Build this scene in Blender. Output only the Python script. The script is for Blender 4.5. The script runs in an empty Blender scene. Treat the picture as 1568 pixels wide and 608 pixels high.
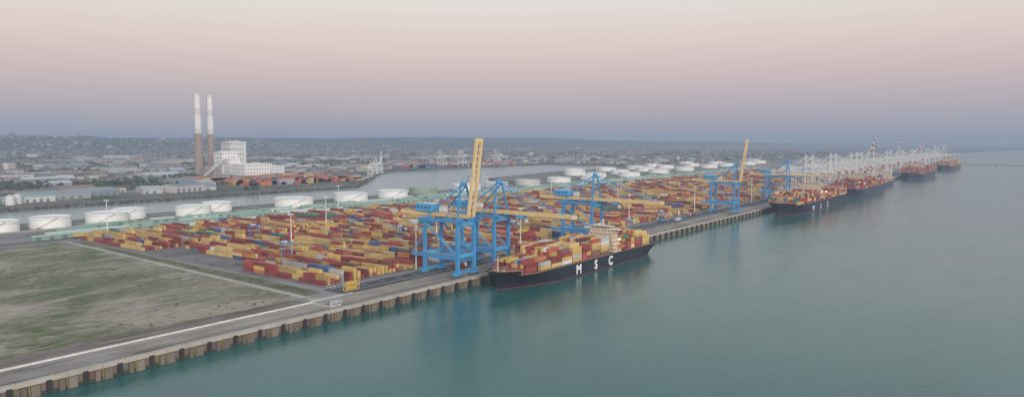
import bpy, math, random
import numpy as np
from mathutils import Vector, Matrix
random.seed(7); rng=np.random.default_rng(7)
scene=bpy.context.scene
QZ=6.0   # quay / terminal level above the water
QY=312.0 # line of the quay wall

# ------------------------------------------------------------------ materials
def newmat(name):
    m=bpy.data.materials.new(name); m.use_nodes=True
    nt=m.node_tree; b=nt.nodes['Principled BSDF']
    return m,nt,b
def N(nt,t,**k):
    n=nt.nodes.new(t)
    for a,v in k.items(): setattr(n,a,v)
    return n
def L(nt,a,b): nt.links.new(a,b)
def math_(nt,op,a,b=None,clamp=False):
    n=N(nt,'ShaderNodeMath',operation=op); n.use_clamp=clamp
    for i,v in enumerate((a,b)):
        if v is None: continue
        if isinstance(v,(int,float)): n.inputs[i].default_value=v
        else: L(nt,v,n.inputs[i])
    return n.outputs[0]
def noise(nt,vec,scale,detail=4,rough=.55,dist=0):
    n=N(nt,'ShaderNodeTexNoise'); n.inputs['Scale'].default_value=scale
    n.inputs['Detail'].default_value=detail; n.inputs['Roughness'].default_value=rough
    n.inputs['Distortion'].default_value=dist
    L(nt,vec,n.inputs['Vector']); return n.outputs['Fac']
def pos(nt,scale=(1,1,1),rot=0):
    g=N(nt,'ShaderNodeNewGeometry'); mp=N(nt,'ShaderNodeMapping')
    mp.inputs['Scale'].default_value=scale; mp.inputs['Rotation'].default_value=(0,0,rot)
    L(nt,g.outputs['Position'],mp.inputs['Vector']); return mp.outputs['Vector']
def ramp(nt,fac,stops):
    r=N(nt,'ShaderNodeValToRGB'); e=r.color_ramp.elements
    while len(e)<len(stops): e.new(.5)
    for i,(p,c) in enumerate(stops):
        e[i].position=p; e[i].color=(*c,1) if len(c)==3 else c
    L(nt,fac,r.inputs['Fac']); return r.outputs['Color']
def mix(nt,fac,a,b,mode='MIX'):
    m=N(nt,'ShaderNodeMix',data_type='RGBA',blend_type=mode)
    for s,v in ((m.inputs['Factor'],fac),(m.inputs['A'],a),(m.inputs['B'],b)):
        if isinstance(v,(int,float)): s.default_value=v
        elif isinstance(v,tuple): s.default_value=(*v,1)
        else: L(nt,v,s)
    return m.outputs['Result']

def paint_mat(name,rough=.55,dirt=.35,scale=.25,rust=0.0):
    m,nt,b=newmat(name)
    at=N(nt,'ShaderNodeAttribute',attribute_name='Col')
    n1=noise(nt,pos(nt,(1,1,.35)),scale,5)
    f=math_(nt,'ADD',math_(nt,'MULTIPLY',n1,dirt*2),1-dirt)
    c=mix(nt,1.0,at.outputs['Color'],f,'MULTIPLY')
    if rust>0:
        n2=noise(nt,pos(nt,(1,1,.15)),.6,6,.7)
        c=mix(nt,math_(nt,'MULTIPLY',math_(nt,'GREATER_THAN',n2,.62),rust),c,(.16,.08,.05))
    L(nt,c,b.inputs['Base Color']); b.inputs['Roughness'].default_value=rough
    b.inputs['Specular IOR Level'].default_value=.3
    return m
M_PAINT=paint_mat('weathered_paint',.5,.22,.2,.25)
M_CONT=paint_mat('container_paint',.6,.35,.12,.3)
M_CONC=paint_mat('weathered_concrete',.85,.35,.15)
M_TOWN=paint_mat('building_render',.8,.2,.02)
M_TANK=paint_mat('tank_paint',.5,.14,.1,.0)

def ground_mat(name,c1,c2,c3=None,scale=.03,fine=.5,rough=.9,streak=(1,1,1),streaks=0.3):
    m,nt,b=newmat(name)
    n1=noise(nt,pos(nt),scale,6,.6)
    n2=noise(nt,pos(nt,streak),fine,5,.65)
    c=ramp(nt,n1,[(.35,c1),(.62,c2)])
    if c3:
        n3=noise(nt,pos(nt,streak),scale*2.3,6,.7,.4)
        c=mix(nt,ramp(nt,n3,[(.52,(0,0,0)),(.62,(1,1,1))]),c,c3)
    f=math_(nt,'ADD',math_(nt,'MULTIPLY',n2,streaks*2),1-streaks)
    c=mix(nt,1.0,c,f,'MULTIPLY')
    L(nt,c,b.inputs['Base Color']); b.inputs['Roughness'].default_value=rough
    b.inputs['Specular IOR Level'].default_value=.15
    return m
M_TERM=ground_mat('terminal_pavement',(.19,.17,.16),(.27,.245,.23),(.14,.13,.12),.012,.3,streak=(.15,1,1))
M_YARD=ground_mat('yard_asphalt',(.14,.12,.12),(.21,.185,.18),(.10,.09,.09),.02,.3)
M_ASPH=ground_mat('asphalt',(.060,.058,.065),(.095,.09,.095),(.05,.05,.055),.02,.3,streak=(.1,1,1))
M_APRON=ground_mat('apron_concrete',(.20,.17,.155),(.29,.255,.235),(.13,.105,.095),.03,.25,streak=(.12,1,1),streaks=.55)
M_DIRT=ground_mat('dirt',(.12,.092,.078),(.20,.165,.145),(.26,.225,.20),.03,.3,streak=(.15,1,1),streaks=.6)
M_LAND=ground_mat('industrial_land',(.085,.09,.07),(.17,.15,.13),(.05,.065,.04),.006,.02)
M_TANKG=ground_mat('tank_farm_ground',(.14,.13,.115),(.24,.215,.19),(.08,.10,.06),.012,.1)
M_SAND=ground_mat('sandy_track',(.30,.27,.235),(.40,.36,.32),None,.05,.4)
M_LINE=ground_mat('road_paint',(.55,.54,.50),(.75,.73,.70),None,.2,1)
M_YLINE=ground_mat('yellow_road_paint',(.55,.38,.08),(.65,.45,.12),None,.2,1)
def grass_mat():
    m,nt,b=newmat('rough_grass')
    n1=noise(nt,pos(nt),.010,8,.66,.7)
    n2=noise(nt,pos(nt,(.4,1,1),.3),.045,8,.75,.6)
    n3=noise(nt,pos(nt,(.35,1,1),-.2),.35,6,.75)
    n4=noise(nt,pos(nt,(.5,1,1),.1),.12,6,.75,.5)
    c=ramp(nt,n1,[(.40,(.29,.25,.20)),(.47,(.20,.18,.13)),(.55,(.135,.14,.08)),(.66,(.09,.105,.045))])
    bare=ramp(nt,n2,[(.50,(0,0,0)),(.58,(1,1,1))])
    c=mix(nt,math_(nt,'MULTIPLY',bare,.75),c,(.31,.27,.22))
    tuft=ramp(nt,n4,[(.55,(0,0,0)),(.64,(1,1,1))])
    c=mix(nt,math_(nt,'MULTIPLY',tuft,.6),c,(.075,.083,.04))
    c=mix(nt,1.0,c,math_(nt,'ADD',math_(nt,'MULTIPLY',n3,1.9),.1),'MULTIPLY')
    L(nt,c,b.inputs['Base Color']); b.inputs['Roughness'].default_value=.95
    b.inputs['Specular IOR Level'].default_value=.1
    return m
M_GRASS=grass_mat()
M_VERGE=ground_mat('verge_grass',(.08,.09,.045),(.14,.13,.075),(.22,.19,.14),.05,.5)
def hill_mat():
    m,nt,b=newmat('hill_vegetation')
    n1=noise(nt,pos(nt,(1,1,3)),.004,8,.7)
    c=ramp(nt,n1,[(.38,(.025,.045,.025)),(.5,(.04,.06,.035)),(.6,(.08,.085,.06)),(.7,(.13,.12,.10))])
    L(nt,c,b.inputs['Base Color']); b.inputs['Roughness'].default_value=1
    b.inputs['Specular IOR Level'].default_value=0
    return m
M_HILL=hill_mat()
def water_mat():
    m,nt,b=newmat('harbour_water')
    b.inputs['IOR'].default_value=1.33
    big=noise(nt,pos(nt,(1,2.2,1),.5),.004,5,.6,1.2)
    c=ramp(nt,big,[(.35,(.016,.088,.080)),(.65,(.034,.122,.112))])
    g=N(nt,'ShaderNodeNewGeometry'); s=N(nt,'ShaderNodeSeparateXYZ'); L(nt,g.outputs['Position'],s.inputs[0])
    inner=math_(nt,'GREATER_THAN',s.outputs['Y'],700.0)   # sheltered inner basin: paler base colour stands in for reflected sky
    c=mix(nt,inner,c,(.20,.27,.28))
    L(nt,c,b.inputs['Base Color'])
    r=math_(nt,'ADD',math_(nt,'MULTIPLY',big,.22),.06); L(nt,r,b.inputs['Roughness'])
    w1=noise(nt,pos(nt,(1,1.8,1),.6),.22,3,.6); w2=noise(nt,pos(nt,(1,1.5,1),.2),1.1,3,.6)
    h=math_(nt,'ADD',math_(nt,'MULTIPLY',w1,.5),math_(nt,'MULTIPLY',w2,.16))
    gust=noise(nt,pos(nt,(1,3.0,1),.75),.0075,6,.65,2.0)
    bp=N(nt,'ShaderNodeBump'); bp.inputs['Distance'].default_value=.6
    L(nt,math_(nt,'ADD',math_(nt,'MULTIPLY',ramp(nt,gust,[(.38,(0,0,0)),(.62,(1,1,1))]),.42),.26),bp.inputs['Strength'])
    L(nt,h,bp.inputs['Height']); L(nt,bp.outputs['Normal'],b.inputs['Normal'])
    return m
M_WATER=water_mat()

# ------------------------------------------------------------------ mesh builder
class MB:
    def __init__(s): s.v=[]; s.f=[]; s.c=[]
    def face(s,pts,col):
        i=len(s.v); s.v+= [tuple(p) for p in pts]; s.f.append(tuple(range(i,i+len(pts)))); s.c.append(col)
    def hexa(s,p,col,top=None):
        i=len(s.v); s.v+=[tuple(q) for q in p]
        for k,q in enumerate(((0,3,2,1),(4,5,6,7),(0,1,5,4),(1,2,6,5),(2,3,7,6),(3,0,4,7))):
            s.f.append(tuple(i+j for j in q)); s.c.append(top if (top and k==1) else col)
    def box(s,c,d,col,yaw=0,top=None):
        x,y,z=d[0]/2,d[1]/2,d[2]/2; ca,sa=math.cos(yaw),math.sin(yaw)
        p=[]
        for zz in (-z,z):
            for a,b in ((-x,-y),(x,-y),(x,y),(-x,y)):
                p.append((c[0]+a*ca-b*sa,c[1]+a*sa+b*ca,c[2]+zz))
        s.hexa(p,col,top)
    def boxz(s,x,y,z0,sx,sy,h,col,yaw=0,top=None): s.box((x,y,z0+h/2),(sx,sy,h),col,yaw,top)
    def beam(s,a,b,w,h,col):
        a=Vector(a); b=Vector(b); d=(b-a).normalized()
        up=Vector((0,0,1)) if abs(d.z)<.95 else Vector((1,0,0))
        r=d.cross(up).normalized(); u=r.cross(d).normalized()
        r*=w/2; u*=h/2
        p=[a-r-u,a+r-u,b+r-u,b-r-u,a-r+u,a+r+u,b+r+u,b-r+u]
        s.hexa(p,col)
    def cyl(s,x,y,z0,r0,r1,h,n,col,cap=True,capcol=None):
        i=len(s.v)
        for k in range(n):
            a=2*math.pi*k/n; s.v.append((x+r0*math.cos(a),y+r0*math.sin(a),z0))
        for k in range(n):
            a=2*math.pi*k/n; s.v.append((x+r1*math.cos(a),y+r1*math.sin(a),z0+h))
        for k in range(n):
            j=(k+1)%n; s.f.append((i+k,i+j,i+n+j,i+n+k)); s.c.append(col)
        if cap: s.f.append(tuple(i+n+k for k in range(n))); s.c.append(capcol or col)
    def gable(s,x,y,z0,sx,sy,h,rh,col,roof,yaw=0,axis='x'):
        ca,sa=math.cos(yaw),math.sin(yaw)
        def T(a,b,z): return (x+a*ca-b*sa,y+a*sa+b*ca,z)
        s.boxz(x,y,z0,sx,sy,h,col,yaw)
        X,Y=sx/2,sy/2; z=z0+h+.02; e=.4
        A=[T(-X-e,-Y-e,z),T(X+e,-Y-e,z),T(X+e,0,z+rh),T(-X-e,0,z+rh),T(X+e,Y+e,z),T(-X-e,Y+e,z)]
        s.face([A[0],A[1],A[2],A[3]],roof); s.face([A[3],A[2],A[4],A[5]],roof)
        s.face([A[1],A[4],A[2]],col); s.face([A[0],A[3],A[5]],col)
    def mesh(s,name,mat,smooth=False):
        me=bpy.data.meshes.new(name); me.from_pydata(s.v,[],s.f); me.materials.append(mat)
        at=me.color_attributes.new('Col','FLOAT_COLOR','CORNER')
        tot=np.array([len(f) for f in s.f]); c=np.array(s.c,dtype=np.float32)[:,:3]
        c=np.hstack([c,np.ones((len(c),1),np.float32)])
        at.data.foreach_set('color',np.repeat(c,tot,axis=0).ravel())
        me.update(); return me
    def obj(s,name,mat,loc=(0,0,0),rz=0):
        return place(s.mesh(name,mat),name,loc,rz)
def place(me,name,loc=(0,0,0),rz=0,sc=1):
    o=bpy.data.objects.new(name,me); o.location=loc; o.rotation_euler=(0,0,rz); o.scale=(sc,sc,sc)
    scene.collection.objects.link(o); return o
def boxes(name,C,S,col,mat,yaw=None):
    C=np.asarray(C,float);S=np.asarray(S,float);n=len(C)
    base=np.array([[-1,-1,-1],[1,-1,-1],[1,1,-1],[-1,1,-1],[-1,-1,1],[1,-1,1],[1,1,1],[-1,1,1]])*.5
    V=base[None]*S[:,None,:]
    if yaw is not None:
        ca,sa=np.cos(yaw)[:,None],np.sin(yaw)[:,None]
        x,y=V[...,0].copy(),V[...,1].copy(); V[...,0]=x*ca-y*sa; V[...,1]=x*sa+y*ca
    V=V+C[:,None,:]
    q=np.array([[0,3,2,1],[4,5,6,7],[0,1,5,4],[1,2,6,5],[2,3,7,6],[3,0,4,7]])
    F=(q[None]+(np.arange(n)*8)[:,None,None]).reshape(-1,4)
    me=bpy.data.meshes.new(name); me.from_pydata(V.reshape(-1,3).tolist(),[],F.tolist()); me.materials.append(mat)
    at=me.color_attributes.new('Col','FLOAT_COLOR','CORNER')
    c=np.hstack([np.asarray(col,float),np.ones((n,1))]).astype(np.float32)
    at.data.foreach_set('color',np.repeat(c,24,axis=0).ravel()); me.update()
    return place(me,name)
def sheet(name,pts,z,mat,thick=0):
    mb=MB(); mb.face([(x,y,z) for x,y in pts],(1,1,1))
    if thick:
        n=len(pts)
        for i in range(n):
            a,b=pts[i],pts[(i+1)%n]
            mb.face([(a[0],a[1],z-thick),(b[0],b[1],z-thick),(b[0],b[1],z),(a[0],a[1],z)],(1,1,1))
    return mb.obj(name,mat)
def rect(x0,x1,y0,y1): return [(x0,y0),(x1,y0),(x1,y1),(x0,y1)]

# ------------------------------------------------------------------ water and land
sheet('water',rect(-60000,60000,-60000,60000),0,M_WATER)
sheet('terminal_ground',[(-900,QY),(3500,QY),(3500,1150),(1750,1150),(1360,1080),(1260,895),(-900,895)],QZ,M_TERM,9)
sheet('mainland_ground',[(-40000,1125),(985,1125),(1120,1240),(1400,1500),(1522,1567),(2330,1560),(2360,1150.5),(3490,1150.5),
      (3600,900),(5200,750),(9000,300),(20000,-1500),(59000,-9000),(59000,59000),(-40000,59000)],5,M_LAND,8)
sheet('breakwater',[(3560,330),(3480,-100),(3600,-1200),(3900,-1200),(3700,340)],4,M_SAND,6)
def gs(name,r,dz,m): return sheet(name,r,QZ+dz,m)
gs('grass_field',[(-700,354),(150,354),(257,349),(268,390),(276,705),(120,722),(-700,735)],.02,M_GRASS)
gs('dirt_strip',[(-700,335),(262,335),(257,346.8),(150,351.8),(-700,351.8)],.02,M_DIRT)
gs('field_edge_scrub',[(-700,351.9),(150,351.9),(257,346.9),(257,348.9),(150,353.9),(-700,353.9)],.02,M_VERGE)
gs('sandy_track',[(262,334.9),(267.5,334.9),(281,706),(277.2,706)],.03,M_SAND)
gs('verge_grass',[(268.5,352),(281,352),(288,690),(281.5,706)],.02,M_VERGE)
gs('quay_apron',rect(-700,3480,313.5,333.5),.02,M_APRON)
gs('container_yard_pavement',rect(289,3450,364,722),.02,M_YARD)
gs('asphalt_road',rect(285,3450,336,358),.025,M_ASPH)
gs('tank_farm_ground',[(-700,808),(1500,808),(3450,808),(3450,1145),(1760,1145),(1370,1075),(1265,893),(-700,893)],.02,M_TANKG)
gs('access_road',rect(-700,3450,724,731),.03,M_ASPH)
mb=MB(); x=-700
while x<255:
    mb.boxz(x+5.9,334.4,QZ+.02,11.8,.8,.75,(.6,.58,.55)); x+=12
mb.obj('low_concrete_wall',M_CONC)
# scrub tufts over the field
r=np.random.default_rng(31); V=[];F=[];K=[]
for i in range(5200):
    x=r.uniform(-250,264); y=r.uniform(356,712)
    if math.sin(x*.021+1)*math.sin(y*.027+x*.012)+.5*math.sin(x*.06+y*.05)<r.uniform(-.3,.9): continue
    s=r.uniform(.5,2.0); h=r.uniform(.25,.8); b=len(V)
    for k in range(5):
        a=k*1.2566+r.uniform(-.3,.3); V.append((x+s*math.cos(a)*r.uniform(.6,1.2),y+s*math.sin(a)*r.uniform(.6,1.2),QZ+.03))
    V.append((x,y,QZ+h))
    c=np.array([(.07,.085,.035),(.10,.11,.05),(.15,.135,.08)][r.integers(0,3)])*r.uniform(.7,1.2)
    for k in range(5): F.append((b+k,b+(k+1)%5,b+5)); K.append(tuple(c))
mb=MB(); mb.v=V; mb.f=F; mb.c=K; mb.obj('scrub_tufts',M_TOWN)
# roads and paved yards on the mainland
mb=MB()
for (x0,x1,y0,y1,c) in ((-1500,960,1127,1134,(.20,.18,.165)),(-1500,930,1138,1143,(.10,.10,.10)),(-1500,900,1330,1338,(.12,.12,.12)),(-800,1800,1900,1912,(.13,.12,.12)),(-800,2600,2350,2362,(.15,.14,.14))):
    mb.face([(x0,y0,5.02),(x1,y0,5.02),(x1,y1,5.02),(x0,y1,5.02)],c)
mb.obj('mainland_road',M_CONC)
mb=MB(); placed=[]
for i in range(400):
    d=random.uniform(1200,4200); a=math.radians(random.uniform(8,75)); x,y=d*math.cos(a),d*math.sin(a)
    sx,sy=random.uniform(50,220),random.uniform(30,110)
    if y-sy/2<1146 or (x>900 and y<1700) or any(abs(x-q[0])<(sx+q[2])/2+4 and abs(y-q[1])<(sy+q[3])/2+4 for q in placed): continue
    if any(abs(y-r_)<sy/2+10 for r_ in (1334,1906,2356)): continue
    placed.append((x,y,sx,sy)); c=random.choice([(.26,.24,.22),(.14,.135,.135),(.20,.17,.14),(.07,.085,.05),(.22,.20,.18),(.08,.09,.055)])
    mb.face([(x-sx/2,y-sy/2,5.03),(x+sx/2,y-sy/2,5.03),(x+sx/2,y+sy/2,5.03),(x-sx/2,y+sy/2,5.03)],c)
mb.obj('paved_yards',M_CONC)
# road markings
mb=MB()
def stripe(x0,x1,y,w,z=QZ+.05): mb.face([(x0,y-w/2,z),(x1,y-w/2,z),(x1,y+w/2,z),(x0,y+w/2,z)],(1,1,1))
for y in (337,344,357): stripe(290,2400,y,.5)
x=292
while x<2000: stripe(x,x+7,350.5,.4); x+=16
mb.obj('white_lane_markings',M_LINE)
mb=MB()
for y in (322.5,331.0): stripe(150,2400,y,.4)
x=290
while x<1700: stripe(x,x+8,334.6,.9); x+=20
mb.obj('yellow_lane_markings',M_YLINE)
mb=MB()
for y in (317,347):
    mb.boxz(1600,y,QZ+.04,2900,.35,.12,(.07,.06,.06))
mb.obj('crane_rail',M_CONC)

# quay wall
mb=MB(); brown=(.19,.155,.13)
mb.boxz(1300,QY-.6,QZ-1.3,4396,2.4,1.7,(.38,.335,.29))
mb.boxz(1300,QY-.2,-3,4400,1.0,7.6,brown)
mb.boxz(1300,QY-.85,-2,4398,.3,3.2,(.07,.065,.05))
x=-890
k=0
while x<3490:
    c=random.uniform(.7,1.15)
    mb.boxz(x,QY-1.2,-2,3.2,1.8,6.4,tuple(q*c for q in (.19,.155,.125)))
    mb.boxz(x+4.6,QY-2.2,.9,1.7,1.1,4.4,(.035,.032,.032))
    mb.boxz(x+4.6,QY-1.4,1.5,1.2,.9,1.2,(.03,.03,.03))
    mb.boxz(x+9.5,QY-1.2,-2,2.0,1.6,6.4,tuple(q*c for q in (.16,.13,.105)))
    mb.boxz(x+6.6,QY-1.0,2.2,3.5,.5,2.2,tuple(q*random.uniform(.5,1.3) for q in (.15,.12,.10)))
    if k%2==0: mb.cyl(x+7,QY+.2,QZ+.4,.45,.35,.7,8,(.3,.22,.06))
    mb.boxz(x+11.5,QY-1.7,-1,.25,.3,7,(.30,.22,.05))
    x+=13.5; k+=1
mb.obj('quay_wall',M_CONC)
mb=MB()
for i in range(1800):
    x=random.uniform(-1500,990); s=random.uniform(2,4)
    mb.box((x,1124-random.uniform(0,3),random.uniform(0,3.4)),(s,s,s*.8),random.choice([(.10,.09,.08),(.07,.065,.06),(.15,.13,.11)]),random.random()*3)
mb.obj('rock_embankment',M_CONC)

# ------------------------------------------------------------------ containers
YEL=(.53,.35,.11); YEL2=(.57,.40,.17); RED=(.26,.05,.045); RED2=(.36,.08,.06); MAR=(.15,.04,.04); ORG=(.45,.17,.07)
BLU=(.05,.12,.26); GRY=(.36,.35,.35); GRN=(.06,.20,.15); WHT=(.58,.57,.55); BRN=(.17,.09,.065)
PAL=[YEL,YEL2,RED,RED2,MAR,ORG,BLU,GRY,GRN,WHT,BRN]; PW=[.26,.13,.20,.13,.09,.05,.025,.025,.02,.02,.05]
def yard(name,x0,x1,ybands,pitch=3.6,dens=.9,palw=PW,seed=1,maxh=3,notch=None):
    r=np.random.default_rng(seed); C=[];S=[];K=[]
    x=x0; n=0
    while x<x1:
        n+=1
        if n%28==0: x+=14
        for (ya,yb) in ybands:
            ns=int((yb-ya)//12.6)
            clump=.5+.5*math.sin(x*.021+ya*.013)*math.cos(x*.008-ya*.03)
            hh=r.choice([1,2,3],p=[.25+.2*(1-clump),.50,.25-.2*(1-clump)])
            base=r.choice(len(PAL),p=palw)
            for k in range(ns):
                y=ya+6.2+k*12.6
                if notch and notch(x,y): continue
                if r.random()>dens: continue
                if r.random()<.35: hh=min(maxh,r.choice([1,2,3],p=[.35,.48,.17]))
                if r.random()<.3: base=r.choice(len(PAL),p=palw)
                for t in range(min(hh,maxh)):
                    ci=base if r.random()<.6 else r.choice(len(PAL),p=palw)
                    jit=r.uniform(.72,1.15)
                    if r.random()<.35:
                        for dy in (-3.1,3.1):
                            C.append((x,y+dy,QZ+.05+t*2.62+1.3)); S.append((2.44,6.06,2.59)); K.append(np.array(PAL[ci])*jit*r.uniform(.85,1.15))
                    else:
                        C.append((x,y,QZ+.05+t*2.62+1.3)); S.append((2.44,12.19,2.59)); K.append(np.array(PAL[ci])*jit)
        x+=pitch
    boxes(name,C,S,K,M_CONT)
def notch(x,y):
    if y<486 and x<313: return (y>452)
    if 486<=y<600 and x<318: return True
    return False
BANDS=[(368,470),(484,588),(600,716)]
yard('shipping_container_stack',295,560,BANDS,seed=3,notch=notch,dens=.95)
yard('shipping_container_stack',576,880,BANDS,seed=4,dens=.93)
yard('shipping_container_stack',896,1300,BANDS,seed=5,dens=.9)
yard('shipping_container_stack',1315,2300,[(368,460),(472,580),(590,710)],seed=6,dens=.85,pitch=4.0)
yard('shipping_container_stack',2320,3400,[(368,450),(470,560),(590,690)],seed=8,dens=.8,pitch=5,palw=[.15,.1,.2,.15,.1,.1,.06,.05,.02,.03,.04])
def farstack(x0,x1,y0,y1,n,seed):
    r=np.random.default_rng(seed);C=[];S=[];K=[]
    for i in range(n):
        x=r.uniform(x0,x1);y=r.uniform(y0,y1);h=r.integers(1,5)*2.6
        y=y0+round((y-y0)/14)*14
        C.append((x,y,5+h/2+.02*r.random()));S.append((12.2*r.integers(1,4),10,h));K.append(np.array([ORG,(.40,.13,.07),(.30,.08,.06),(.42,.10,.06),BLU,GRY,YEL][r.integers(0,7)])*r.uniform(.8,1.2))
    boxes('shipping_container_stack',C,S,K,M_CONT)
farstack(840,1130,1260,1480,520,2)
farstack(1500,2200,1600,1720,260,9)

# ------------------------------------------------------------------ gantry crane
BL=(.055,.25,.50); BL2=(.075,.31,.56); CREAM=(.66,.47,.23); WH=(.60,.60,.60)
def crane_mesh(raised,frame,frame2,boomc,tipc,hg=37,blen=57,ang=82,w=17,g=30,apex=62):
    mb=MB(); hw=w/2
    for y in (0,g):
        mb.beam((-hw-5,y,3.2),(hw+5,y,3.2),1.5,1.6,frame)
        for sx in (-1,1):
            for k in (-3.6,-1.2,1.2,3.6):
                mb.boxz(sx*hw+k,y,.15,1.9,1.1,1.2,(.10,.10,.12))
            mb.boxz(sx*hw,y,1.35,6.5,1.0,1.1,frame2)
            mb.hexa([(sx*hw-1.1,y-1.2,4),(sx*hw+1.1,y-1.2,4),(sx*hw+1.1,y+1.2,4),(sx*hw-1.1,y+1.2,4),
                     (sx*hw-.9,y-.9,hg),(sx*hw+.9,y-.9,hg),(sx*hw+.9,y+.9,hg),(sx*hw-.9,y+.9,hg)],frame)
    for y in (0,g):
        mb.beam((-hw+.9,y,14.5),(hw-.9,y,14.5),1.4,2.4,frame2)
        mb.beam((-hw+.9,y,hg-1.2),(hw-.9,y,hg-1.2),1.4,2.2,frame2)
    for sx in (-1,1):
        x=sx*hw
        mb.beam((x,.9,13.2),(x,g-.9,13.2),1.7,3.0,frame)
        mb.beam((x,g+.9,13.2),(x,g+12,13.2),1.5,2.2,frame)
        mb.beam((x,-6,hg+1),(x,g+6,hg+1),1.3,1.9,frame)
        mb.beam((x,1,15),(x,g-1,hg-2),.9,.9,frame2)
        mb.beam((x,g+12,14),(x,g+1,27),.6,.6,frame2)
        mb.beam((x,0,hg+1.5),(x*.35,2,apex),1.1,1.1,frame)
        mb.beam((x,g,hg+1.5),(x*.35,2.8,apex-1),.8,.8,frame)
        mb.beam((x*.8,g*.45,hg+1.8),(x*.5,1.6,apex-10),.6,.6,frame2)
        mb.beam((x+sx*1.3,0,15.3),(x+sx*1.3,g,15.3),.9,.15,(.35,.36,.38))
        mb.beam((x+sx*1.7,0,16.4),(x+sx*1.7,g,16.4),.12,.12,(.5,.5,.5))
        mb.beam((x+sx*1.7,-5,hg+3.1),(x+sx*1.7,g+5,hg+3.1),.14,.14,(.5,.5,.5))
    for z in (hg+8,hg+15): 
        kx=1-(z-hg)/(apex-hg)*.65
        mb.beam((-hw*kx,1,z),(hw*kx,1,z),.7,.7,frame2)
    mb.beam((-hw*.35,2.2,apex),(hw*.35,2.2,apex),1.4,1.6,frame)
    mb.boxz(0,2.2,apex+.8,3.5,2.2,1.6,frame2)
    for i in range(6):
        z=5+i*5; s=1 if i%2 else -1
        mb.beam((hw+1.6,g-2.2*s,z),(hw+1.6,g+2.2*s,z+5),.7,.2,(.55,.55,.5))
    yb=g+28
    for sx in (-1,1):
        mb.beam((sx*2.6,-4,hg+4.2),(sx*2.6,yb,hg+4.2),1.2,2.3,boomc)
    for y in np.arange(0,yb,7.0): mb.beam((-2.0,y,hg+4.6),(2.0,y,hg+4.6),.5,.7,boomc)
    mb.boxz(0,yb,hg+3,7,1,2.6,boomc)
    for sx in (-1,1):
        for y in (0.3,g-.3): mb.boxz(sx*hw*.62,y,hg+.3,hw*.75,1.2,2.4,frame)
        mb.beam((sx*2.6,yb-3,hg+5.5),(sx*hw*.35,3,apex-.5),.35,.35,frame2)
    mb.boxz(0,g+5,hg+5.8,9,15,5.4,frame2,top=(.35,.4,.45))
    mb.boxz(0,g+5,hg+11.2,8,14,.3,(.55,.56,.56))
    for yy in (g-.5,g+3,g+6.5,g+10): mb.boxz(-4.55,yy,hg+8,.1,1.6,1.2,(.04,.05,.06))
    mb.boxz(3,g-7,hg+5.8,3.5,5,3,WH)
    a=math.radians(ang if raised else 0)
    dy,dz=-math.cos(a),math.sin(a); H=Vector((0,-4.6,hg+4.2)); D=Vector((0,dy,dz))
    U=Vector((0,math.sin(a),math.cos(a)))
    n=10
    for sx in (-1,1):
        for i in range(n):
            p=H+D*(blen*i/n)+Vector((sx*2.6,0,0)); q=H+D*(blen*(i+1)/n)+Vector((sx*2.6,0,0))
            c=boomc if (tipc is None or i<n-4) else (tipc if i%2==1 else WH)
            mb.beam(p,q,1.3,2.3,c)
    for i in range(12):
        p=H+D*(blen*(i+.5)/12)
        mb.beam(p+Vector((-2.0,0,0)),p+Vector((2.0,0,0)),.7,.7,boomc)
    t=H+D*blen; mb.beam(t+Vector((-3.6,0,0)),t+Vector((3.6,0,0)),1.2,2.4,boomc)
    ap=Vector((0,1.6,apex))
    for sx in (-1,1):
        o=Vector((sx*2.6,0,0))
        if raised:
            m1=H+D*(blen*.55)+U*1.5
            mid=(ap+m1)/2+Vector((0,2.5,2))
            mb.beam(ap+o*.9,mid+o,.3,.3,frame2); mb.beam(mid+o,m1+o,.3,.3,frame2)
            m2=H+D*(blen*.9)+U*1.3; mb.beam(m1+o,m2+o,.3,.3,frame2)
        else:
            for fr in (.42,.88): mb.beam(ap+o*.9,H+D*(blen*fr)+Vector((0,0,1.2))+o,.38,.38,frame2)
    ty=-18 if not raised else 12
    mb.boxz(0,ty,hg+.4,6.0,5,2.2,frame2); mb.boxz(2.2,ty-3.4,hg-2.2,2.2,2.4,2.4,(.75,.75,.73)); mb.boxz(2.2,ty-4.65,hg-1.6,1.8,.1,1.2,(.03,.04,.05))
    sz=28 if not raised else 30
    mb.boxz(0,ty,sz,12.2,2.2,.7,(.6,.4,.06))
    for sx in (-1,1):
        mb.beam((sx*1.8,ty,sz+.7),(sx*1.8,ty,hg+.5),.15,.15,(.05,.05,.05))
    return mb.mesh('gantry_crane',M_PAINT)
cr_b_up=crane_mesh(True,BL,BL2,CREAM,None,blen=52)
cr_b_dn=crane_mesh(False,BL,BL2,CREAM,None)
CRW=(.60,.59,.58)
cr_w_up=crane_mesh(True,CRW,(.64,.63,.62),CRW,(.40,.07,.05),hg=38,blen=58,ang=72,apex=66)
cr_w_up2=crane_mesh(True,CRW,(.64,.63,.62),CRW,(.40,.07,.05),hg=38,blen=58,ang=46,apex=66)
cr_w_dn=crane_mesh(False,CRW,(.64,.63,.62),CRW,(.40,.07,.05),hg=38,blen=60,apex=66)
for me,x in ((cr_b_up,374),(cr_b_dn,414),(cr_b_dn,552),(cr_b_up,905),(cr_b_dn,1130)):
    place(me,'gantry_crane',(x,317,QZ+.15))
for x,up in ((1235,0),(1275,0),(1400,0),(1440,0),(1570,2),(1620,0),(1670,1),(1800,0),(1960,0),(2020,1),(2170,0),(2210,2),(2360,0),(2440,1),(2660,0),(2730,1),(2900,0),(2980,1),(3200,0)):
    place((cr_w_dn,cr_w_up,cr_w_up2)[up],'gantry_crane',(x,317,QZ+.15))
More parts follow.
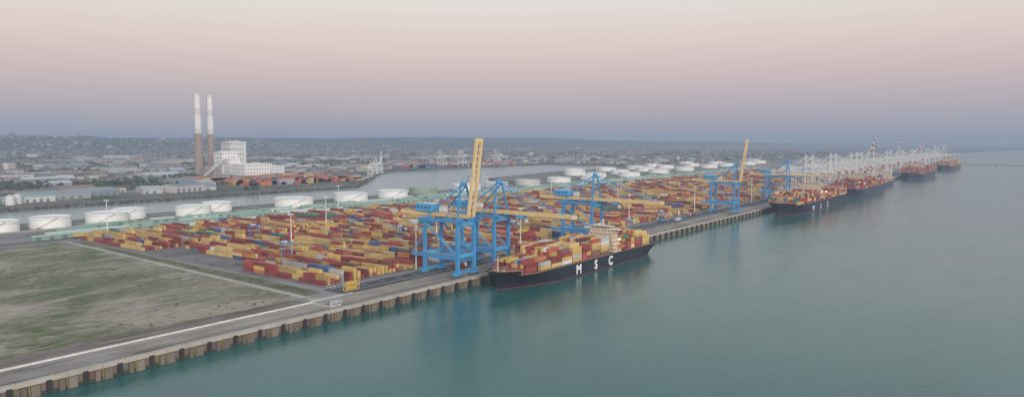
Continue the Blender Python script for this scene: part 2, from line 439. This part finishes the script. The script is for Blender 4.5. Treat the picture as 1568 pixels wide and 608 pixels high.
for x,y,r,s in ((1330,1440,2.2,.6),(1380,1475,2.2,.6),(1230,1350,2.2,.5),(1800,1640,3.1,.8),(1900,1640,3.1,.8),(2100,1640,3.1,.8)):
    place(cr_w_up if x==1380 else cr_w_dn,'gantry_crane',(x,y,5.1),r,s)

# ------------------------------------------------------------------ ships
M_LETTER,_,bb=newmat('white_hull_paint'); bb.inputs['Base Color'].default_value=(.78,.77,.74,1); bb.inputs['Roughness'].default_value=.6
M_LAMP,_,bb=newmat('floodlight_glass'); bb.inputs['Emission Color'].default_value=(1,.5,.2,1); bb.inputs['Emission Strength'].default_value=30
def ship(x0,Ln,B,yc,zd,hull,boot,bridge,tiers,seed,palw=PW,letters=None,nose=0.085,lamps=()):
    r=np.random.default_rng(seed); mb=MB()
    NS=30; lv=[-2.5,.35,.4,3.5,6.0,8.0,None]
    def st(s):
        fore=2.4 if s<nose else 0
        zdk=zd+fore+max(0,(.12-s))*12
        rows=[]
        wd=B/2*min(1,(max(s,0.0)/.13))**.55
        ww=B/2*min(1,(max(s-.005,0)/.24))**.85
        if s>.9: ww*=1-(s-.9)*2.6; 
        for z in lv:
            zz=zdk if z is None else z
            f=min(1,max(0,zz/zdk))**1.5
            hw_=ww*(1-f)+wd*f
            xd=x0+s*Ln; xw=x0+9+s*(Ln-16)
            rows.append((xw*(1-f)+xd*f,hw_,zz))
        return rows
    ss=[0,.006,.015,.03,.05,nose-.001,nose,.11,.15,.2,.26]+list(np.linspace(.32,1,NS-11))
    R=[st(s) for s in ss]
    for i in range(len(ss)-1):
        for k in range(len(lv)-1):
            a,b,c,d=R[i][k],R[i+1][k],R[i+1][k+1],R[i][k+1]
            col=boot if k==0 else hull
            mb.face([(a[0],yc-a[1],a[2]),(b[0],yc-b[1],b[2]),(c[0],yc-c[1],c[2]),(d[0],yc-d[1],d[2])],col)
            mb.face([(a[0],yc+a[1],a[2]),(d[0],yc+d[1],d[2]),(c[0],yc+c[1],c[2]),(b[0],yc+b[1],b[2])],col)
        a,b=R[i][-1],R[i+1][-1]
        mb.face([(a[0],yc-a[1],a[2]-.8),(b[0],yc-b[1],b[2]-.8),(b[0],yc+b[1],b[2]-.8),(a[0],yc+a[1],a[2]-.8)],(.16,.07,.055))
        for sy in (-1,1): mb.beam((a[0],yc+sy*(a[1]-.1),a[2]+.5),(b[0],yc+sy*(b[1]-.1),b[2]+.5),.12,.2,(.45,.35,.28)) if i>1 else None
    last=R[-1]
    for k in range(len(lv)-1):
        a,b=last[k],last[k+1]
        mb.face([(a[0],yc-a[1],a[2]),(a[0],yc+a[1],a[2]),(b[0],yc+b[1],b[2]),(b[0],yc-b[1],b[2])],hull)
    mb.cyl(x0+9,yc,zd+2,.5,.3,11,8,(.6,.5,.35)); mb.boxz(x0+9,yc,zd+10,.6,5,.4,(.6,.5,.35))
    for sy in (-1,1): mb.boxz(x0+11,yc+sy*3.2,zd+2.2,3,2,1.6,(.35,.3,.2))
    mb.boxz(x0+Ln*nose+.6,yc,zd,1.0,B*.8,3.8,(.30,.12,.10))
    xb=x0+Ln*bridge
    C=[];S=[];K=[]
    x=x0+Ln*nose+4; nr=int(B//2.5); bay=0
    while x+12.3<x0+Ln-3:
        xc=x+6.1
        if -14<xc-xb<17 :
            x+=2.0; continue
        s=(xc-x0)/Ln
        nrr=nr if s>.17 else nr-2
        tt=tiers if s>.2 else tiers-1
        if s<.13: tt=tiers-2
        hb=int(r.integers(-1,1)) if s<.85 else -1
        base=r.choice(len(PAL),p=palw)
        for j in range(nrr):
            y=yc+(j-(nrr-1)/2)*2.5
            T=max(1,tt+hb-int(r.random()<.3)-int(r.random()<.18))
            for t in range(T):
                ci=base if r.random()<.15 else r.choice(len(PAL),p=palw); jt=r.uniform(.8,1.25)
                if (bay%3)==2:
                    for dx in (-3.05,3.05): C.append((xc+dx,y,zd+1.2+t*2.62+1.3));S.append((6.0,2.42,2.59));K.append(np.array(PAL[r.choice(len(PAL),p=palw)])*jt)
                else:
                    C.append((xc,y,zd+1.2+t*2.62+1.3));S.append((12.19,2.42,2.59));K.append(np.array(PAL[ci])*jt)
        mb.boxz(xc,yc,zd-.7,12.6,B*.9 if s>.17 else B*.72,1.8,(.20,.08,.06))
        ww=B*.94 if s>.17 else B*.74
        for yy in np.linspace(-ww/2,ww/2,7): mb.boxz(x+12.95,yc+yy,zd,.5,.4,5.6,(.35,.28,.2))
        mb.boxz(x+12.95,yc,zd+5.6,.7,ww,.35,(.4,.33,.24))
        x+=13.7; bay+=1
    cr=(.70,.58,.44); z=zd; fl=(5 if Ln<250 else int(tiers)+2)+(1 if Ln<250 else 0)
    for f in range(fl):
        w=B*(.84-.05*f if f<5 else .56); l=12-.6*f; mb.boxz(xb,yc,z,l,w,2.75,cr)
        mb.boxz(xb+.3,yc,z+2.76,l+2.4,w+3.0,.18,(.52,.42,.32))
        mb.boxz(xb+.3,yc-w/2-1.45,z+3.9,l+2.2,.1,.12,(.7,.65,.55)); mb.boxz(xb-l/2-.85,yc,z+3.9,.1,w+2.8,.12,(.7,.65,.55))
        for sgn in (-1,1):
            for q in np.arange(-w/2+1.5,w/2-1,2.8): mb.boxz(xb+sgn*(l/2+.02),yc+q+.4*r.random(),z+1.1,.08,.8,.8,(.05,.05,.055))
        for q in np.arange(-4,4.5,2.2): mb.boxz(xb+q,yc-w/2-.02,z+1.1,.8,.08,.8,(.05,.05,.055))
        z+=2.95
    mb.boxz(xb-1,yc,z,7,B*.55,2.5,cr); mb.boxz(xb-1,yc,z-.2,5,B*.98,.9,cr); mb.boxz(xb-4.54,yc,z+1.0,.1,B*.52,.9,(.02,.03,.04)); mb.boxz(xb-1,yc-B*.275-.03,z+1.0,5.5,.08,.9,(.02,.03,.04))
    mb.boxz(xb-1,yc,z+2.5,8,B*.58,.25,(.6,.5,.4)); z+=2.75
    mb.boxz(xb,yc,z,.9,.9,5,cr); mb.boxz(xb,yc,z+3,.4,5,.3,cr); mb.boxz(xb,yc,z+4.2,.5,3,.4,(.7,.7,.7)); mb.cyl(xb+2,yc+4,z,1.0,1.0,1.4,10,(.8,.8,.8)); mb.cyl(xb+1,yc-5,z,.15,.1,4,6,cr)
    for sy in (-1,1):
        mb.beam((xb+1,yc+sy*B*.46,zd+4),(xb+8,yc+sy*B*.46,zd+4.3),2.2,2.0,(.55,.16,.04))
    mb.boxz(xb+10,yc,zd,5.5,7,tiers*2.7+4,(.56,.42,.18)); mb.boxz(xb+10,yc,zd+tiers*2.7+4,5.7,7.2,1.6,(.03,.03,.03))
    for q in(-2,0,2): mb.cyl(xb+10,yc+q,zd+tiers*2.7+5.6,.45,.45,1.6,8,(.04,.04,.04))
    o=mb.obj('container_ship',M_PAINT)
    c=boxes('deck_containers',C,S,K,M_CONT); c.parent=o
    if letters:
        for ch,lx in letters:
            cu=bpy.data.curves.new('lettering','FONT'); cu.body=ch; cu.size=9.4 if Ln<250 else 10; cu.extrude=.06; cu.offset=.3; cu.align_x='CENTER'
            t=bpy.data.objects.new('t',cu); scene.collection.objects.link(t)
            dg=bpy.context.evaluated_depsgraph_get(); me=bpy.data.meshes.new_from_object(t.evaluated_get(dg))
            bpy.data.objects.remove(t)
            me.materials.clear(); me.materials.append(M_LETTER)
            h=place(me,'hull_lettering',(lx,yc-B/2-.12,1.7)); h.rotation_euler=(math.pi/2,0,0); h.parent=o
    for (lx,lz) in lamps:
        q=MB(); q.cyl(0,0,-.4,.35,.5,.4,8,(1,1,1)); q.cyl(0,0,0,.5,.2,.4,8,(1,1,1))
        h=q.obj('deck_floodlight',M_LAMP,(lx,yc-B*.47,lz)); h.parent=o
    return o
BLK=(.018,.022,.034); BOOT=(.20,.04,.04)
PS=[.22,.12,.19,.15,.08,.07,.05,.03,.02,.03,.04]
ship(366,215,33,QY-5-17,9.6,BLK,BOOT,.695,5,11,palw=PS,letters=[('M',451),('S',476),('C',499)],lamps=[(515,20)])
ship(965,305,45,QY-5-23,13,(.02,.025,.045),BOOT,.55,5,12,palw=[.2,.1,.22,.14,.1,.1,.04,.03,.02,.02,.03],letters=[('M',1060),('S',1100),('C',1140)],lamps=[(1135,24)])
ship(1325,285,46,QY-5-24,14,(.03,.04,.075),BOOT,.4,6,13,palw=[.06,.04,.32,.22,.12,.08,.05,.04,.02,.02,.03])
ship(1690,150,26,QY-5-14,9,(.02,.05,.10),BOOT,.85,3,14)
ship(2040,360,50,QY-5-25,15,(.03,.04,.08),BOOT,.45,6,15,palw=[.05,.03,.35,.22,.13,.08,.05,.03,.01,.02,.03])
ship(2750,360,50,QY-5-25,15,(.05,.05,.07),BOOT,.45,6,16)

# ------------------------------------------------------------------ tanks
def tank(x,y,r,h=11,col=(.76,.75,.73),z=QZ,roof=(.60,.60,.59)):
    mb=MB(); n=48
    mb.cyl(0,0,0,r,r,h,n,col,cap=False)
    mb.cyl(0,0,h-.9,r*.985,.5,r*.025,n,roof)
    mb.cyl(0,0,h-1.6,r+.5,r+.5,.35,n,(.5,.5,.5)); 
    mb.cyl(0,0,h-.2,r+.25,r+.25,.2,n,(.6,.6,.6),cap=False)
    for k in range(1,5): mb.cyl(0,0,h*k/5,r+.05,r+.05,.12,n,(.55,.54,.52),cap=False)
    for k in range(22):
        a=-2.6+k*.045; b=a+.045
        mb.beam(((r+.8)*math.cos(a),(r+.8)*math.sin(a),h*k/22),((r+.8)*math.cos(b),(r+.8)*math.sin(b),h*(k+1)/22),1.0,.25,(.3,.3,.3))
    mb.beam((-r*.9,0,h+.3),(0,0,h-.4),.8,.2,(.35,.35,.35))
    for k in range(36):
        a=k*math.pi/18; mb.boxz((r+.1)*math.cos(a),(r+.1)*math.sin(a),h,.12,.12,1.1,(.5,.5,.5))
    mb.obj('storage_tank',M_TANK,(x,y,z))
GT=(.22,.30,.22)
for t in [(268,832,17),(316,838,19),(372,836,21),(408,862,18),(474,838,20),(520,862,18),(624,842,26),(732,848,25),(815,844,24),(905,862,24,11,GT,QZ,(.25,.33,.25)),
    (1006,850,26),(1110,864,24,10,(.5,.5,.48)),(1211,860,26,10,(.5,.5,.48)),(1455,850,27),(1610,992,28),(1560,900,26),(1650,855,28),(1720,1060,28),(1882,1050,28),(1760,940,26),(1858,872,28),(1950,960,28),(2050,1040,28),(2077,890,28),
    (2180,1000,28),(2313,905,28),(2420,1010,27),(2500,915,28),(2650,1010,28),(2700,905,28),(2900,930,28),(3050,1000,28),(1330,860,26,10),(2250,1080,25),(2560,1090,25)]:
    tank(*t)
mb=MB()
for x in range(-600,3400,90): mb.boxz(x,850,QZ+.02,1.0,74,1.4,(.30,.28,.25))
mb.boxz(1400,812,QZ+.02,4000,.9,1.4,(.34,.32,.29))
mb.obj('bund_wall',M_CONC)

# ------------------------------------------------------------------ green sheds strip
GR=(.25,.34,.28); GW=(.55,.57,.54)
for j,y in enumerate((738,754,770,787,800)):
    x=262+j*17
    while x<2300:
        l=random.uniform(20,90); mb=MB(); c=random.choice([GR,(.20,.30,.24),GW,(.30,.40,.33)]); rf=random.choice([GR,GR,(.36,.44,.38),GW,(.28,.38,.31)])
        mb.gable(0,0,0,l,5.2,3.6,.9,c,rf)
        for q in np.arange(-l/2+5,l/2-4,11): mb.boxz(q,-2.65,0,4.2,.12,3.0,(.12,.16,.15))
        mb.obj('green_storage_shed',M_TOWN,(x+l/2,y+random.uniform(-1.5,1.5),QZ+.03)); x+=l+random.uniform(5,34)

# ------------------------------------------------------------------ power station
def stack(x,y,h,r0,r1,split):
    mb=MB(); n=28; K=16
    for k in range(K):
        f0,f1=k/K,(k+1)/K; ra=r0+(r1-r0)*f0; rb=r0+(r1-r0)*f1
        c=(.28,.21,.175) if f0<split else ((.60,.58,.57) if k%4 else (.50,.47,.46))
        mb.cyl(0,0,h*f0,ra,rb,h/K,n,c,cap=(k==K-1),capcol=(.03,.03,.03))
    for f in (.25,.5,.75,.985):
        rr=r0+(r1-r0)*f; mb.cyl(0,0,h*f,rr+1,rr+1,1.0,n,(.4,.38,.38))
    mb.beam((-r0-.4,0,0),(-r1-.4,0,h),.5,.5,(.3,.3,.3))
    mb.obj('power_station_chimney',M_TOWN,(x,y,5))
stack(1027,1780,209,11.5,7.8,.46); stack(1078,1808,206,11,7.2,.50)
def block(name,x,y,sx,sy,h,col,floors=6,win=True,top=None):
    mb=MB(); mb.boxz(0,0,0,sx,sy,h,col,top=top)
    if win:
        for f in range(floors):
            z=h*(f+.45)/floors
            for q in np.arange(-sx/2+4,sx/2-3,8): mb.boxz(q,-sy/2-.05,z,3.2,.2,h/floors*.3,(.22,.23,.25))
            for q in np.arange(-sy/2+4,sy/2-3,8): mb.boxz(-sx/2-.05,q,z,.2,3.2,h/floors*.3,(.22,.23,.25))
    mb.boxz(0,0,h,sx*1.01,.8,1.2,col); mb.boxz(sx*.2,sy*.1,h,sx*.2,sy*.25,4,(.4,.4,.4)); mb.cyl(-sx*.25,0,h,1.4,1.4,5,8,(.45,.45,.45))
    return mb.obj(name,M_TOWN,(x,y,5))
W1=(.68,.66,.64)
block('boiler_house',1075,1735,44,40,58,W1,5)
block('turbine_hall',1095,1650,80,60,28,W1,3)
block('boiler_house',1125,1775,46,44,84,(.58,.57,.57),6)
block('boiler_house',1070,1700,30,30,42,(.70,.68,.66),4)
block('turbine_hall',1150,1640,40,50,22,(.6,.6,.6),3)
block('coal_bunker_building',1010,1700,40,30,18,(.30,.22,.18),2)
mb=MB(); mb.beam((960,1640,8),(1066,1716,46),5,4,(.45,.43,.42)); 
for f in (.2,.45,.7): mb.beam((960+106*f,1640+76*f,5),(960+106*f,1640+76*f,6+38*f),2,2,(.35,.33,.32))
mb.obj('coal_conveyor',M_TOWN)
def inland(x,y):
    if y<1155: return False
    if x<820: return True
    if x<1530: return y>1560+20 and not (960<x<1200 and 1580<y<1860)
    if x<2400: return y>1600
    if x<5000: return y>1160
    return y>900
for i in range(120):
    while True:
        d=random.uniform(1150,3600); az=math.radians(random.uniform(4,76)); x,y=d*math.cos(az),d*math.sin(az)
        if inland(x,y) and y>1190 and not(930<x<1230 and 1560<y<1860): break
    sx,sy=random.uniform(30,110),random.uniform(20,55)
    mb=MB(); c=random.choice([(.36,.36,.36),(.28,.29,.31),(.42,.40,.38),(.22,.25,.28),(.33,.28,.24)]); rf=random.choice([(.25,.26,.28),(.34,.35,.36),(.2,.22,.24),(.45,.45,.45),(.26,.16,.12)])
    h=random.uniform(6,12); mb.gable(0,0,0,sx,sy,h,sy*.09,c,rf)
    for q in np.arange(-sx/2+6,sx/2-5,12): mb.boxz(q,-sy/2-.06,0,5,.2,h*.6,(.16,.17,.19))
    mb.obj('warehouse',M_TOWN,(x,y,5.05),random.uniform(-.3,.3))
for (x,y,sx,sy,h) in ((420,1195,70,22,8),(330,1175,40,20,8)):
    mb=MB(); mb.gable(0,0,0,sx,sy,h,2,(.5,.5,.48),(.22,.38,.31))
    for q in np.arange(-sx/2+6,sx/2-5,9): mb.boxz(q,-sy/2-.06,0,4,.2,h*.6,(.16,.17,.19))
    mb.obj('warehouse',M_TOWN,(x,y,5.05))
for i in range(4):
    mb=MB(); mb.cyl(0,0,0,6,6,12,24,(.58,.57,.55)); mb.cyl(0,0,12,6.1,1,2.5,24,(.5,.5,.48)); mb.obj('silo',M_TANK,(362+i*13.5,1162+(i%2)*14,5.05))

def hill_h(x,y):
    yr=6200-.19*(x-1000)
    t=(y-(yr-900))/1400; t=max(0,min(1,t)); t=t*t*(3-2*t)
    fade=max(0,min(1,(14500-x)/6500))
    w=8*math.sin(x*.0011)+6*math.sin(x*.0031+1)+4*math.sin(x*.0075+y*.002)+3*math.sin(x*.017)+2*math.sin(x*.043)
    return 4+(94+w)*t*(.35+.65*fade)
mb=MB(); nx,ny=300,16
xs=np.linspace(-6000,26000,nx); 
for j in range(ny+1):
    for x in xs:
        y=6200-.19*(x-1000)-1000+j*160; mb.v.append((x,y,hill_h(x,y)))
for j in range(ny):
    for i in range(nx-1):
        a=j*nx+i; mb.f.append((a,a+1,a+nx+1,a+nx)); mb.c.append((1,1,1))
mb.obj('hills',M_HILL)

def mass(n,dmin,dmax,az0,az1,seed,dim=1.0):
    r=np.random.default_rng(seed);C=[];S=[];K=[];Y=[]
    cols=[(.30,.28,.27),(.20,.19,.19),(.18,.14,.12),(.36,.345,.33),(.46,.44,.42),(.16,.17,.19),(.25,.19,.16)]
    k=0
    while k<n:
        d=dmin+(dmax-dmin)*r.random(); az=math.radians(r.uniform(az0,az1)); x,y=d*math.cos(az),d*math.sin(az)
        if not inland(x,y) or (930<x<1230 and 1560<y<1860): continue
        z=hill_h(x,y) if y>4000 else 5
        h=r.uniform(4,8); sx,sy=r.uniform(9,30),r.uniform(8,18)
        if r.random()<.012: h=r.uniform(16,30); sx,sy=r.uniform(14,50),14
        c=np.array(cols[r.integers(0,len(cols))])*dim
        C.append((x,y,z+h/2-.5));S.append((sx,sy,h));K.append(c);Y.append(r.uniform(-.8,.8))
        C.append((x,y,z+h-.5+.9));S.append((sx*1.04,sy*.6,1.8));K.append(np.array([(.16,.11,.09),(.12,.12,.13),(.2,.2,.21)][r.integers(0,3)]));Y.append(Y[-1])
        k+=1
    return boxes('distant_town',C,S,K,M_TOWN,np.array(Y))
mass(1600,1700,4200,14,76,21); mass(3400,3900,7000,6,76,22,.75)

def tree_mass(name,pts,seed):
    r=np.random.default_rng(seed); V=[];F=[];K=[]
    ico=np.array([(0,0,1.1),(.9,0,.4),(.28,.85,.4),(-.72,.52,.4),(-.72,-.52,.4),(.28,-.85,.4),(.72,.52,-.3),(-.28,.85,-.3),(-.9,0,-.3),(-.28,-.85,-.3),(.72,-.52,-.3),(0,0,-.9)])
    fi=np.array([(0,1,2),(0,2,3),(0,3,4),(0,4,5),(0,5,1),(1,6,2),(2,7,3),(3,8,4),(4,9,5),(5,10,1),(6,7,2),(7,8,3),(8,9,4),(9,10,5),(10,6,1),(11,7,6),(11,8,7),(11,9,8),(11,10,9),(11,6,10)])
    nb=0
    for (x,y,z,s) in pts:
        for q in range(3):
            o=np.array([x+r.normal()*s*.45,y+r.normal()*s*.45,z+s*(.35+.4*r.random())])
            V.append(ico*s*.42*r.uniform(.7,1.1)*r.uniform(.7,1.25,(12,1))+o); F.append(fi+nb*12); nb+=1
            g=r.uniform(.6,1.3); K+= [np.array((.05,.068,.038))*g*r.uniform(.8,1.2) for _ in range(20)]
    mb=MB(); mb.v=np.vstack(V).tolist(); mb.f=[tuple(f) for f in np.vstack(F).tolist()]; mb.c=[tuple(k) for k in K]
    mb.obj(name,M_TOWN)
pts=[]
for c in range(380):
    while True:
        d=1150+5200*random.random()**.8; az=math.radians(random.uniform(8,76)); x,y=d*math.cos(az),d*math.sin(az)
        if inland(x,y) and not(930<x<1230 and 1560<y<1860): break
    dirx=random.uniform(-1,1)
    for k in range(random.randint(6,24)):
        xx,yy=x+k*9*1+random.gauss(0,8),y+k*3*dirx+random.gauss(0,10)
        if inland(xx,yy): pts.append((xx,yy,hill_h(xx,yy) if yy>4000 else 5,random.uniform(6,11)))
tree_mass('distant_trees',pts,5)

# ------------------------------------------------------------------ light masts and small yard things
mb=MB(); mb.cyl(0,0,0,.55,.25,34,10,(.62,.62,.62)); mb.cyl(0,0,34,1.9,1.9,.35,12,(.5,.5,.5)); mb.boxz(0,0,0,1.6,1.6,.9,(.4,.4,.38))
for k in range(8):
    a=k*math.pi/4; mb.boxz(2*math.cos(a),2*math.sin(a),33.6,.9,.9,.5,(.7,.7,.7),a)
mast=mb.mesh('light_mast',M_PAINT)
for x,y in ((351,478),(372,362),(500,362),(520,478),(700,362),(690,595),(480,595),(880,362),(890,478),(900,595),(1100,362),(1120,595),(1310,362),(1500,362),(1700,362),(1320,595),(1600,595),(1900,362),(2200,362),(2500,362),
            (320,719),(600,719),(900,719),(1200,719),(1900,584),(2200,584),(2600,580),(1000,806),(1400,806)):
    place(mast,'light_mast',(x,y,QZ+.03))
mb=MB(); c=(.06,.20,.42)
for sx in (-1,1):
    mb.boxz(sx*2.1,0,.9,.8,10,1.0,c)
    for y in (-4,-1.4,1.4,4): mb.boxz(sx*2.1,y,0,.5,1.2,1.1,(.02,.02,.02))
    for y in (-3.4,3.4): mb.boxz(sx*2.1,y,1.9,.5,.5,10,c)
    mb.boxz(sx*2.1,0,11.9,.7,10.5,.7,c)
for y in (-4.6,4.6,0): mb.boxz(0,y,12.0,3.5,.6,.55,c)
mb.boxz(1.2,-5.8,10.3,1.6,1.6,2,(.7,.7,.7)); mb.boxz(1.2,-6.65,10.9,1.3,.08,1,(.03,.03,.03)); mb.boxz(0,1,12.6,3,4,1.2,(.5,.5,.5)); mb.boxz(0,0,7.5,2.3,12,.5,YEL)
sc=mb.mesh('straddle_carrier',M_PAINT)
for x,y,r in ((420,361,1.57),(470,477,0),(345,477,1.57),(600,355,1.57),(395,594,1.5),(560,477,1.57),(660,341,1.5),(760,352,1.57),(640,594,1.5),(860,477,1.57),(568,420,0),(888,420,0),(568,540,0)):
    place(sc,'straddle_carrier',(x,y,QZ+.06),r)
def truck_mesh(cab,cont):
    mb=MB(); mb.boxz(0,0,.9,13,2.3,.3,(.06,.06,.06)); mb.boxz(5.4,0,1.0,2.2,2.4,2.6,cab); mb.boxz(6.52,0,2.2,.06,2.1,1.0,(.02,.03,.04)); mb.boxz(-1.2,0,1.25,11.2,2.4,2.5,cont)
    for x in (5.3,3.2,-4,-5.3):
        for sy in (-1,1):
            mb.boxz(x,sy*1.05,.02,1.0,.35,1.0,(.02,.02,.02)); mb.boxz(x,sy*1.05,.17,.7,.4,.7,(.03,.03,.03))
    return mb.mesh('truck',M_PAINT)
T1=truck_mesh((.6,.6,.6),RED); T2=truck_mesh((.5,.3,.05),YEL); T3=truck_mesh((.1,.2,.4),(.5,.5,.5))
for i,(x,y,r) in enumerate(((395,340.5,0),(455,340.5,3.14),(520,353,0),(590,340.5,0),(670,353,0),(780,340,0),(850,353,3.1),(300,727.5,0),(450,727.5,0),(560,727.5,3.14),(700,727,0))):
    place((T1,T2,T3)[i%3],'truck',(x,y,QZ+.06),r)
mb=MB(); mb.boxz(0,0,.3,4.3,1.75,.6,(.5,.5,.5)); mb.hexa([(-1.9,-.8,.9),(1.2,-.8,.9),(1.2,.8,.9),(-1.9,.8,.9),(-1.5,-.65,1.45),(.5,-.65,1.45),(.5,.65,1.45),(-1.5,.65,1.45)],(.04,.05,.06),top=(.5,.5,.5))
for x in (-1.35,1.35):
    for sy in (-1,1): mb.boxz(x,sy*.8,.0,.62,.2,.62,(.02,.02,.02))
car=mb.mesh('parked_car',M_PAINT)
for x,y in ((262,326),(265.2,326),(271,325.6),(292,361),(295,361),(301,361),(304,361),(600,361),(603,361),(606,361)): place(car,'parked_car',(x,y,QZ+.06),1.57)
mb=MB()
for i in range(20):
    mb.boxz(258+i*1.6,334.4-i*.0,QZ+.03,.12,.12,1.5,(.7,.7,.7))
mb.boxz(273,334.4,QZ+1.2,31,.08,.12,(.75,.75,.75)); mb.boxz(273,334.4,QZ+.6,31,.08,.1,(.75,.75,.75))
for i in range(12): mb.boxz(256,314+i*1.7,QZ+.03,.12,.12,1.5,(.7,.7,.7))
mb.boxz(256,323.5,QZ+1.2,.08,19,.12,(.75,.75,.75))
mb.obj('barrier_fence',M_PAINT)
mb=MB()
for z in (0,2.7):
    for sy in (-1,1): mb.boxz(0,sy*1.1,z+.02,12.2,.3,.5,YEL); mb.boxz(0,sy*1.1,z+2.1,12.2,.3,.4,YEL)
    for x in (-6,-2,2,6):
        for sy in(-1,1): mb.boxz(x,sy*1.1,z+.5,.3,.28,1.6,YEL)
    mb.boxz(0,0,z+.9,8,1.8,1.2,(.62,.42,.08))
mb.obj('crane_spreader',M_PAINT,(297,345,QZ+.05),.1)
for x,y in ((262,317),(640,362),(455,361.5)):
    mb=MB(); mb.boxz(0,0,0,6,2.5,2.7,(.45,.45,.43)); mb.boxz(0,0,2.7,6.3,2.8,.15,(.4,.4,.4)); 
    for q in (-1.8,1.6): mb.boxz(q,-1.28,1.1,1.2,.06,.9,(.04,.05,.06))
    mb.boxz(0,-1.28,0,.9,.06,2,(.3,.3,.32)); mb.obj('site_cabin',M_PAINT,(x,y+1,QZ+.05))
for x,y in ((3250,150),(3150,-60),(2900,60)):
    mb=MB(); mb.hexa([(-9,-1.8,-.3),(6,-1.8,-.3),(6,1.8,-.3),(-9,1.8,-.3),(-10,-2.6,2),(10,-.5,2.6),(10,.5,2.6),(-10,2.6,2)],(.5,.5,.5)); mb.boxz(-2,0,2.1,8,3.4,3,(.75,.75,.75)); mb.boxz(-1,0,5.1,.3,.3,5,(.6,.6,.6)); mb.obj('work_boat',M_PAINT,(x,y,0),.4)

# ------------------------------------------------------------------ atmosphere haze (homogeneous volume, emission stands in for scattered airlight)
m=bpy.data.materials.new('haze_air'); m.use_nodes=True; nt=m.node_tree; nt.nodes.clear()
out=N(nt,'ShaderNodeOutputMaterial'); ab=N(nt,'ShaderNodeVolumeAbsorption'); em=N(nt,'ShaderNodeEmission'); ad=N(nt,'ShaderNodeAddShader')
SIG=1/7000
ab.inputs['Color'].default_value=(0,0,0,1); ab.inputs['Density'].default_value=SIG
em.inputs['Color'].default_value=(.275,.33,.425,1); em.inputs['Strength'].default_value=SIG
L(nt,ab.outputs[0],ad.inputs[0]); L(nt,em.outputs[0],ad.inputs[1]); L(nt,ad.outputs[0],out.inputs['Volume'])
mb=MB(); mb.box((0,0,70),(56000,56000,180),(1,1,1)); mb.obj('haze',m)

# ------------------------------------------------------------------ sky, sun, camera
w=bpy.data.worlds.new('World'); scene.world=w; w.use_nodes=True; nt=w.node_tree; nt.nodes.clear()
sx,sy=-.5,-.85; se=math.radians(10)
tc=N(nt,'ShaderNodeTexCoord'); sp=N(nt,'ShaderNodeSeparateXYZ'); L(nt,tc.outputs['Generated'],sp.inputs[0])
c=ramp(nt,sp.outputs['Z'],[(0.0,(.30,.345,.445)),(.02,(.335,.355,.46)),(.05,(.425,.39,.47)),(.09,(.585,.46,.495)),(.13,(.69,.565,.56)),(.19,(.75,.70,.67)),(.35,(.70,.73,.73)),(1,(.42,.54,.66))])
dt=N(nt,'ShaderNodeVectorMath',operation='DOT_PRODUCT'); L(nt,tc.outputs['Generated'],dt.inputs[0]); dt.inputs[1].default_value=(sx*.99,sy*.99,.1)
gl=math_(nt,'POWER',math_(nt,'MAXIMUM',dt.outputs['Value'],0.0),2.0)
g=math_(nt,'ADD',math_(nt,'MULTIPLY',gl,2.4),1.0)
c=mix(nt,1.0,c,g,'MULTIPLY')
bg=N(nt,'ShaderNodeBackground'); L(nt,c,bg.inputs['Color']); bg.inputs['Strength'].default_value=.98
sk=N(nt,'ShaderNodeTexSky',sky_type='NISHITA'); sk.sun_disc=False; sk.sun_elevation=math.radians(3); sk.sun_rotation=math.atan2(sx,sy)
b2=N(nt,'ShaderNodeBackground'); L(nt,sk.outputs[0],b2.inputs['Color']); b2.inputs['Strength'].default_value=.03
ad=N(nt,'ShaderNodeAddShader'); L(nt,bg.outputs[0],ad.inputs[0]); L(nt,b2.outputs[0],ad.inputs[1])
wo=N(nt,'ShaderNodeOutputWorld'); L(nt,ad.outputs[0],wo.inputs['Surface'])
sl=bpy.data.lights.new('sun','SUN'); sl.energy=1.7; sl.angle=math.radians(10); sl.color=(1,.88,.76)
so=bpy.data.objects.new('sun',sl); scene.collection.objects.link(so)
dirv=Vector((sx*math.cos(se),sy*math.cos(se),math.sin(math.radians(16))))
so.rotation_euler=dirv.to_track_quat('Z','Y').to_euler()

cam=bpy.data.cameras.new('camera'); co=bpy.data.objects.new('camera',cam); scene.collection.objects.link(co)
cam.sensor_width=36; cam.lens=25.4; cam.clip_start=1; cam.clip_end=120000
az=36.6; pitch=4.72; roll=.22
R=Matrix.Rotation(math.radians(az-90),4,'Z')@Matrix.Rotation(math.radians(90-pitch),4,'X')@Matrix.Rotation(math.radians(roll),4,'Z')
co.matrix_world=Matrix.Translation((0,0,100))@R
scene.camera=co
scene.view_settings.view_transform='Standard'; scene.view_settings.look='None'; scene.view_settings.exposure=0
